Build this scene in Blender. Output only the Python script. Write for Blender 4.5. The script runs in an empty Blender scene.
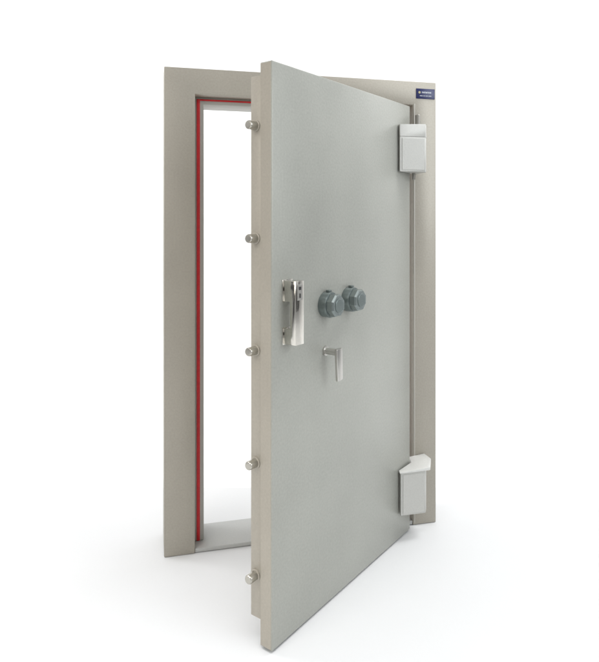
import bpy, bmesh, math
from mathutils import Vector, Matrix
C = bpy.context.scene.collection
R = math.radians
CAMZ = 1.505

# ------------------------------------------------------------ materials
def new_mat(name):
    m = bpy.data.materials.new(name); m.use_nodes = True
    nt = m.node_tree; b = nt.nodes['Principled BSDF']
    return m, nt, b
def paint(name, col, rough=0.42, metal=0.0, peel=0.12, peel_scale=260, mott=0.05, spec=0.5, coat=0.0):
    m, nt, b = new_mat(name)
    N = nt.nodes.new; L = nt.links.new
    tc = N('ShaderNodeTexCoord')
    n1 = N('ShaderNodeTexNoise'); n1.inputs['Scale'].default_value = 3.0; n1.inputs['Detail'].default_value = 6
    L(tc.outputs['Object'], n1.inputs['Vector'])
    n2 = N('ShaderNodeTexNoise'); n2.inputs['Scale'].default_value = peel_scale; n2.inputs['Detail'].default_value = 2
    L(tc.outputs['Object'], n2.inputs['Vector'])
    mx = N('ShaderNodeMath'); mx.operation = 'MULTIPLY_ADD'
    mx.inputs[1].default_value = 0.5; L(n2.outputs['Fac'], mx.inputs[0]); 
    mul = N('ShaderNodeMath'); mul.operation = 'MULTIPLY'; mul.inputs[1].default_value = 0.5
    L(n1.outputs['Fac'], mul.inputs[0]); L(mul.outputs[0], mx.inputs[2])
    cr = N('ShaderNodeValToRGB')
    cr.color_ramp.elements[0].position = 0.3; cr.color_ramp.elements[1].position = 0.7
    cr.color_ramp.elements[0].color = (*[c*(1-mott) for c in col], 1)
    cr.color_ramp.elements[1].color = (*[c*(1+mott) for c in col], 1)
    L(mx.outputs[0], cr.inputs['Fac']); L(cr.outputs['Color'], b.inputs['Base Color'])
    mr = N('ShaderNodeMapRange'); mr.inputs['To Min'].default_value = rough-0.06; mr.inputs['To Max'].default_value = rough+0.08
    L(n1.outputs['Fac'], mr.inputs['Value']); L(mr.outputs['Result'], b.inputs['Roughness'])
    bp = N('ShaderNodeBump'); bp.inputs['Strength'].default_value = peel; bp.inputs['Distance'].default_value = 0.002
    L(n2.outputs['Fac'], bp.inputs['Height']); L(bp.outputs['Normal'], b.inputs['Normal'])
    b.inputs['Metallic'].default_value = metal
    b.inputs['Specular IOR Level'].default_value = spec
    b.inputs['Coat Weight'].default_value = coat
    return m
M = {}
M['panel'] = paint('door_paint_cool_lit', (0.370,0.376,0.343), 0.34, 0.25, 0.26, 110, 0.11)  # cool cast of reflected light put into the paint colour
M['lit_edge']  = paint('edge_paint_warm_lit', (0.42,0.387,0.328), 0.40, 0.15, 0.22, 120, 0.08)  # same paint as the door face, with its warmer, brighter light coloured in
M['frame'] = paint('frame_paint_warm_lit', (0.38,0.355,0.305), 0.40, 0.15, 0.22, 120, 0.09)  # same paint as the door, warm light tinted into the colour
M['stop']  = paint('stop_paint', (0.41,0.40,0.37), 0.45, 0.1, 0.1)
M['highlight']  = paint('highlight_paint', (0.45,0.435,0.395), 0.45, 0.1, 0.1)  # lighter colour holding the highlight along the door edge
M['hinge'] = paint('hinge_paint', (0.50,0.50,0.475), 0.38, 0.1, 0.14, 160, 0.07)
M['cap']   = paint('cap_paint_lit', (0.66,0.66,0.635), 0.30, 0.1, 0.12, 160)  # light on the hinge top put into a brighter colour
M['block'] = paint('block_paint', (0.51,0.51,0.485), 0.42, 0.1, 0.12, 160)
M['pin']   = paint('pin_steel', (0.28,0.27,0.245), 0.38, 0.6, 0.05, 300, 0.1)
M['sill']  = paint('sill_paint', (0.44,0.445,0.43), 0.4, 0.1, 0.15, 130)
M['steel'] = paint('bolt_steel', (0.50,0.48,0.43), 0.28, 0.9, 0.03, 400, 0.08)
M['chrome']= paint('handle_chrome', (0.66,0.64,0.59), 0.10, 1.0, 0.03, 120, 0.05)
M['satin'] = paint('lever_satin_steel', (0.53,0.52,0.49), 0.27, 0.9, 0.02, 300, 0.05)
M['dial']  = paint('dial_metal', (0.16,0.19,0.185), 0.32, 0.5, 0.06, 300, 0.1)
M['knob']  = paint('knob_metal', (0.23,0.265,0.26), 0.26, 0.6, 0.04, 300, 0.1)
M['dark']  = paint('dark_metal', (0.035,0.035,0.035), 0.45, 0.3, 0.02)
M['red']   = paint('red_seal', (0.58,0.012,0.018), 0.5, 0.0, 0.2, 60, 0.22)
M['navy']  = paint('navy_enamel', (0.012,0.018,0.095), 0.3, 0.0, 0.01)
M['white'] = paint('pale_ink', (0.50,0.53,0.60), 0.5, 0.0, 0.01)
M['gold']  = paint('gold_ink', (0.42,0.38,0.22), 0.5, 0.0, 0.01)
M['studio']= paint('studio_white', (0.85,0.855,0.86), 0.8, 0.0, 0.0, 90, 0.006, 0.1)
M['floor'] = paint('floor_shade_grey', (0.72,0.727,0.733), 0.7, 0.0, 0.0, 90, 0.008, 0.15)  # white floor, with its band of grey shade put into the colour

# ------------------------------------------------------------ mesh helpers
def box(bm, x0,x1,y0,y1,z0,z1, bev=0.0, seg=2):
    r = bmesh.ops.create_cube(bm, size=1.0)
    vs = r['verts']
    for v in vs:
        v.co = Vector(((x0+x1)/2+v.co.x*(x1-x0), (y0+y1)/2+v.co.y*(y1-y0), (z0+z1)/2+v.co.z*(z1-z0)))
    if bev:
        es = list({e for v in vs for e in v.link_edges})
        bmesh.ops.bevel(bm, geom=es, offset=bev, segments=seg, affect='EDGES', profile=0.5)
def prism(bm, pts, d0, d1, axis='y', bev=0.0, seg=2, top=None, bottom=None):
    """closed polygon pts, extruded along y (pts are x,z) or along z (pts are x,y); top/bottom = optional height functions"""
    def P(a,b,d): return Vector((a,d,b)) if axis=='y' else Vector((a,b,d))
    A = [bm.verts.new(P(a,b,bottom(a,b) if bottom else d0)) for a,b in pts]
    B = [bm.verts.new(P(a,b,top(a,b) if top else d1)) for a,b in pts]
    n = len(pts); fs = [bm.faces.new(A), bm.faces.new(list(reversed(B)))]
    for i in range(n):
        fs.append(bm.faces.new((A[i], B[i], B[(i+1)%n], A[(i+1)%n])))
    bmesh.ops.recalc_face_normals(bm, faces=fs)
    if bev:
        es = list({e for f in fs for e in f.edges})
        bmesh.ops.bevel(bm, geom=es, offset=bev, segments=seg, affect='EDGES', profile=0.5)
def lathe(bm, prof, M4, seg=40):
    """profile (r, h) revolved about +Z then transformed by M4"""
    rings = []
    for r,h in prof:
        if r < 1e-6: rings.append([bm.verts.new(M4 @ Vector((0,0,h)))])
        else: rings.append([bm.verts.new(M4 @ Vector((r*math.cos(2*math.pi*(i+.5)/seg), r*math.sin(2*math.pi*(i+.5)/seg), h))) for i in range(seg)])
    fs=[]
    for a,b in zip(rings, rings[1:]):
        for i in range(seg):
            j=(i+1)%seg
            if len(a)==1: q=[a[0], b[j], b[i]]
            elif len(b)==1: q=[a[i], a[j], b[0]]
            else: q=[a[i],a[j],b[j],b[i]]
            fs.append(bm.faces.new(q))
    bmesh.ops.recalc_face_normals(bm, faces=fs)
def build(name, bm, mat, parent=None, smooth=35):
    me = bpy.data.meshes.new(name); bm.to_mesh(me); bm.free()
    me.materials.append(mat)
    for p in me.polygons: p.use_smooth = True
    me.set_sharp_from_angle(angle=R(smooth))
    o = bpy.data.objects.new(name, me); C.objects.link(o)
    if parent: o.parent = parent
    return o
BM = bmesh.new
def OUT(x, y, z):   # local frame whose +Z points out of the door face (-Y)
    return Matrix.Translation((x,y,z)) @ Matrix.Rotation(R(90),4,'X')

# ------------------------------------------------------------ setting
prof = [(-9,0.0),(3.4,0.0)]
for i in range(1,17):
    a = R(90*i/16); prof.append((3.4+1.1*math.sin(a), 1.1-1.1*math.cos(a)))
prof.append((4.5,7.0))
def sheet(pts, name, mat):
    bm = BM(); rows=[[bm.verts.new((x,y,z)) for x in (-9,9)] for y,z in pts]
    for a,b in zip(rows, rows[1:]): bm.faces.new((a[0],a[1],b[1],b[0]))
    o = build(name, bm, mat, None, 60); o['kind']='structure'
    return o
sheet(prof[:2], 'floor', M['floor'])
sheet(prof[1:], 'backdrop', M['studio'])

# ------------------------------------------------------------ the vault door
FR0 = Vector((-0.6094, 2.6884, 0.0)); FA = math.atan2(0.2395,0.9709)
DR0 = Vector((-0.0974, 2.088, 0.0));  DA = math.atan2(0.7978,0.603)
root = bpy.data.objects.new('vault_door', None); C.objects.link(root)
E = FR0 + Vector((math.cos(FA)*0.665, math.sin(FA)*0.665, 0)); root.location = E
root['label'] = 'grey painted steel vault door standing ajar in its frame on the white floor'
root['category'] = 'vault door'
root['kind'] = 'thing'
def onframe(o): o.location = FR0-E; o.rotation_euler=(0,0,FA); return o
def ondoor(o):  o.location = DR0-E; o.rotation_euler=(0,0,DA); return o
def fpart(name,bm,mat,parent=None):
    return build(name,bm,mat,parent) if parent else onframe(build(name,bm,mat,root))
def dpart(name,bm,mat,parent=None):
    return build(name,bm,mat,parent) if parent else ondoor(build(name,bm,mat,root))

W=1.3296; H=2.2025; J=0.1371; JR=0.1245; HD=0.117; DEP=0.215
def upoly(x0,x1,top,tl,tr,thz,z0):
    return [(x0,z0),(x0,top),(x1,top),(x1,z0),(x1-tr,z0),(x1-tr,top-thz),(x0+tl,top-thz),(x0+tl,z0)]
bm=BM(); prism(bm, upoly(0,W,H,J,JR,HD,0.002), 0, DEP, 'y', 0.004)
frame = fpart('frame', bm, M['frame'])
bm=BM(); prism(bm, upoly(J+.0005,W-JR-.0005,H-HD-.0005,0.045,0.045,0.032,0.022), 0.07, DEP-.003, 'y', 0.003)
stop = fpart('door_stop', bm, M['stop'], frame)
bm=BM(); prism(bm, upoly(J+.012,W-JR-.012,H-HD-.009,0.0155,0.0145,0.0075,0.024), 0.0645, 0.0702, 'y', 0.002)
fpart('seal_strip', bm, M['red'], frame)
bm=BM(); box(bm, J+.0005, W-JR-.0005, 0.004, DEP+.01, 0.003, 0.021, 0.003)
fpart('sill', bm, M['sill'], frame)
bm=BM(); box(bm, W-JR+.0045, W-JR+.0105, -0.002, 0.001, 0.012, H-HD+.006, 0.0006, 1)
fpart('edge_highlight', bm, M['highlight'], frame)  # raised strip added to draw the door-edge highlight in a lighter colour
# name plate
bm=BM(); box(bm, 1.2215,1.3215,-0.003,0.0005, CAMZ+.613, CAMZ+.663, 0.001)
plate = fpart('name_plate', bm, M['navy'])
plate['label']='small navy name plate with pale marks'
z=CAMZ+.644
bm=BM()
for a,b,h in ((1.252,1.256,.0045),(1.258,1.264,.0035),(1.266,1.270,.0045),(1.272,1.279,.0035),(1.281,1.285,.0045),(1.287,1.293,.0035),(1.295,1.301,.0035)):
    box(bm,a,b,-0.0042,-0.003,z-.0035,z+h)
for a,b in ((1.240,1.256),(1.259,1.268),(1.271,1.284),(1.287,1.302)):
    box(bm,a,b,-0.0042,-0.003,z-.0185,z-.0155)
fpart('lettering', bm, M['white'], plate)
bm=BM(); lathe(bm,[(0,0),(.006,0),(.006,.0012),(0,.0012)],OUT(1.2385,-.003,z),20)
fpart('emblem', bm, M['gold'], plate)

# door leaf: thick front plate and inset bolt box behind
DW=1.0517; ZB=0.009; ZT=CAMZ+.564; PT=0.055
bm=BM(); box(bm,0,DW,0,PT,ZB,ZT,0.004,3)
panel = dpart('door_panel', bm, M['panel'])
bm=BM(); box(bm,0.004,DW-.05,PT+.0005,0.1025,CAMZ-1.408,CAMZ+.52,0.003)
body = dpart('bolt_box', bm, M['lit_edge'])
bm=BM(); box(bm,-0.0012,0.0004,0.004,PT-.003,ZB+.004,ZT-.004,0.0005,1)
dpart('lit_edge_skin', bm, M['lit_edge'], panel)  # thin skin added to give the panel side its lit tone as colour
# locking bolts
def OUTX(x,y,z): return Matrix.Translation((x,y,z)) @ Matrix.Rotation(R(-90),4,'Y')
for dz in (0.342,-0.0585,-0.457,-0.857,-1.257):
    bm=BM(); lathe(bm,[(.0,-.003),(.0158,-.003),(.0158,.0365),(.0153,.0385),(.0135,.0412),(.012,.0416),(.006,.0416),(0,.0416)],OUTX(0.004,0.079,CAMZ+dz),40)
    bo_=dpart('locking_bolt', bm, M['steel'])
    bm=BM(); lathe(bm,[(.016,0),(.021,0),(.021,.0035),(.016,.0045)],OUTX(0.0038,0.079,CAMZ+dz),40)
    dpart('collar', bm, M['lit_edge'], bo_)
# pull handle
zt=CAMZ-.2085; zb=CAMZ-.4346
bm=BM(); prism(bm,[(0,zt),(-.057,zt),(-.057,zb),(0,zb),(0,zb+.056),(-.032,zb+.056),(-.032,zt-.074),(0,zt-.074)],0.060,0.110,'y',0.002,2)
for v in bm.verts: v.co=Vector((v.co.y, v.co.x, v.co.z))
bmesh.ops.reverse_faces(bm, faces=bm.faces[:])
hd=dpart('pull_handle', bm, M['chrome'])
for za,zc in ((zb-.003,zb+.059),(zt-.077,zt+.003)):
    bm=BM(); box(bm,0.056,0.114,-.003,-.0002,za,zc,0.001)
    dpart('mounting_foot', bm, M['chrome'], hd)
bm=BM(); box(bm,.070,.100,-.0583,-.0568,zt-.068,zt-.012,0.0005,1)
cp=dpart('catch_plate', bm, M['satin'], hd)
for a,b,za,zc in ((.079,.091,zt-.032,zt-.020),(.082,.088,zt-.060,zt-.044)):
    bm=BM(); box(bm,a,b,-.0598,-.0584,za,zc,0.0005,1)
    dpart('catch', bm, M['dark'], hd)
# combination locks
for p,zc in ((0.325,CAMZ-.322),(0.488,CAMZ-.318)):
    bm=BM(); lathe(bm,[(0,0),(.050,0),(.050,.030),(.048,.034),(.044,.035),(0,.035)],OUT(p,0,zc),48)
    lk=dpart('combination_lock', bm, M['dial'])
    bm=BM(); lathe(bm,[(0,.0355),(.0455,.0355),(.0455,.058),(.040,.065),(0,.065)],OUT(p,0,zc),8)
    dpart('dial_knob', bm, M['knob'], lk)
    bm=BM(); lathe(bm,[(0,.0652),(.027,.0652),(.027,.067),(.025,.0684),(0,.0684)],OUT(p,0,zc),32)
    dpart('dial_hub', bm, M['dial'], lk)
    bm=BM(); box(bm,p-.009,p+.009,-.026,-.008,zc+.0495,zc+.0575,0.002)
    dpart('index_tab', bm, M['dial'], lk)
# lever handle
zc=CAMZ-.503; p=0.324
bm=BM(); lathe(bm,[(0,0),(.019,0),(.019,.006),(.013,.008),(.013,.056),(0,.056)],OUT(p,0,zc),32)
lv=dpart('lever_handle', bm, M['satin'])
bm=BM(); prism(bm,[(p-.019,zc+.016),(p+.020,zc+.016),(p+.024,zc-.106),(p-.010,zc-.110)],-.069,-.056,'y',0.003)
dpart('lever_blade', bm, M['satin'], lv)
# hinges (plan in the frame's own axes)
def face(s): return -.0428-.8113*(1.1699-s)-.0035     # where the door face stands at distance s along the frame
def hinge(z0,z1,pin,pz,left):
    plan=[(left,face(left)),(left,-.134),(1.208,-.134),(1.228,-.100),(1.228,-.0005),(1.178,-.0005),(1.1735,-.047)]
    bm=BM(); prism(bm,plan,z0,z1,'z',0.0012,1)
    h=fpart('hinge', bm, M['hinge'])
    if pin:
        bm=BM(); Mx=Matrix.Translation((1.207,-.05,pz))
        lathe(bm,[(0,0),(.0125,0),(.0125,pin),(.010,pin+.004),(0,pin+.004)],Mx,28)
        fpart('hinge_pin', bm, M['pin'], h)
    bm=BM(); Mx=Matrix.Translation((1.188,-.045,z0-.032))
    lathe(bm,[(0,0),(.008,0),(.009,.002),(.009,.0318),(0,.0318)],Mx,24)
    fpart('hinge_foot', bm, M['pin'], h)
    bm=BM(); box(bm,left+.010,1.202,-.1365,-.1342,z0+.008,z1-.008,0.0008,1)
    fpart('cover_plate', bm, M['hinge'], h)
    return h
# upper hinge with a plain block above
z0,z1=CAMZ+.238,CAMZ+.402
h=hinge(z0,z1,.096,z1+.02,1.078)
cap=[(1.0775,face(1.0775)),(1.0775,-.1345),(1.2082,-.1345),(1.2285,-.100),(1.2285,-.0005),(1.180,-.0005),(1.1755,-.048)]
bm=BM(); prism(bm,cap,0,0,'z',0.0012,1,lambda a,b: z1+.062-(0.004 if a<1.15 else 0), lambda a,b: z1+.0008)
fpart('hinge_cap', bm, M['block'], h)
# lower hinge with a thin folded, slightly tilted top plate
z0,z1b=CAMZ-1.380,CAMZ-1.181
h=hinge(z0,z1b,0,0,1.083)
cap=[(1.078,face(1.078)),(1.075,-.140),(1.150,-.139),(1.232,-.136),(1.272,-.060),(1.264,-.0015),(1.180,-.0015),(1.1755,-.048)]
hts={0:.010,1:.007,2:.011,3:.016,4:.025,5:.029,6:.019,7:.012}
idx={p:i for i,p in enumerate(cap)}
bm=BM(); prism(bm,cap,0,0,'z',0.0015,2,lambda a,b: z1b+hts[idx[(a,b)]], lambda a,b: z1b+.0010+(max(0,a-1.230))*.3)
bmesh.ops.triangulate(bm, faces=[f for f in bm.faces if len(f.verts)>6])
fpart('hinge_cap', bm, M['cap'], h)

# ------------------------------------------------------------ light
w = bpy.data.worlds.new('World'); bpy.context.scene.world = w; w.use_nodes=True
nt=w.node_tree; bg=nt.nodes['Background']; N=nt.nodes.new; L=nt.links.new
tc=N('ShaderNodeTexCoord'); sp=N('ShaderNodeSeparateXYZ'); L(tc.outputs['Generated'],sp.inputs[0])
mr=N('ShaderNodeMapRange'); mr.interpolation_type='SMOOTHSTEP'
mr.inputs['From Min'].default_value=-0.5; mr.inputs['From Max'].default_value=0.6
mr.inputs['To Min'].default_value=0.18; mr.inputs['To Max'].default_value=0.54
L(sp.outputs['Z'],mr.inputs['Value'])
# added noise in the world light, giving the chrome bright and dark reflections
nz=N('ShaderNodeTexNoise'); nz.inputs['Scale'].default_value=2.6; nz.inputs['Detail'].default_value=1
L(tc.outputs['Generated'],nz.inputs['Vector'])
m2=N('ShaderNodeMapRange'); m2.interpolation_type='SMOOTHSTEP'
m2.inputs['From Min'].default_value=0.43; m2.inputs['From Max'].default_value=0.57
m2.inputs['To Min'].default_value=0.2; m2.inputs['To Max'].default_value=1.8
L(nz.outputs['Fac'],m2.inputs['Value'])
mu=N('ShaderNodeMath'); mu.operation='MULTIPLY'; L(mr.outputs['Result'],mu.inputs[0]); L(m2.outputs['Result'],mu.inputs[1])
L(mu.outputs[0],bg.inputs['Strength'])
bg.inputs['Color'].default_value=(0.99,0.992,1,1)
def area(name, loc, tgt, size, power, col, spread=180):
    l=bpy.data.lights.new(name,'AREA'); l.shape='RECTANGLE'; l.size=size[0]; l.size_y=size[1]; l.energy=power; l.color=col
    l.spread=R(spread)
    o=bpy.data.objects.new(name,l); C.objects.link(o); o.location=loc
    o.rotation_euler=(Vector(tgt)-Vector(loc)).to_track_quat('-Z','Y').to_euler()
area('key_light',(-2.6,-0.6,2.8),(0,2.6,1.2),(2.2,2.2),31,(1,0.95,0.87),150)  # unseen area lamp added for warm light from the left
area('fill_light',(3.4,0.5,2.9),(0.0,2.4,1.95),(2.2,2.4),23,(0.925,0.972,1),100)  # unseen area lamp added for cool light on the door face
area('overhead',(0,0.1,4.4),(0,0.4,0),(9,1.6),76,(1,1,1),72)
area('backdrop_left',(-2.6,3.2,3.9),(-1.9,4.5,1.7),(3.2,0.8),62,(1,1,1),130)
area('backdrop_right',(2.6,3.3,3.9),(1.9,4.5,1.7),(3.2,0.8),62,(1,1,1),130)

# ------------------------------------------------------------ camera
cam=bpy.data.cameras.new('Camera'); co=bpy.data.objects.new('Camera',cam); C.objects.link(co)
co.location=(0,0,CAMZ); co.rotation_euler=(R(90),0,0)
cam.sensor_fit='HORIZONTAL'; cam.sensor_width=36; cam.lens=36*600/599
cam.shift_y=-109/599; cam.shift_x=-0.5/599; cam.clip_end=200; cam.clip_start=0.05
sc=bpy.context.scene; sc.camera=co
sc.view_settings.view_transform='Standard'; sc.view_settings.look='None'; sc.view_settings.exposure=0
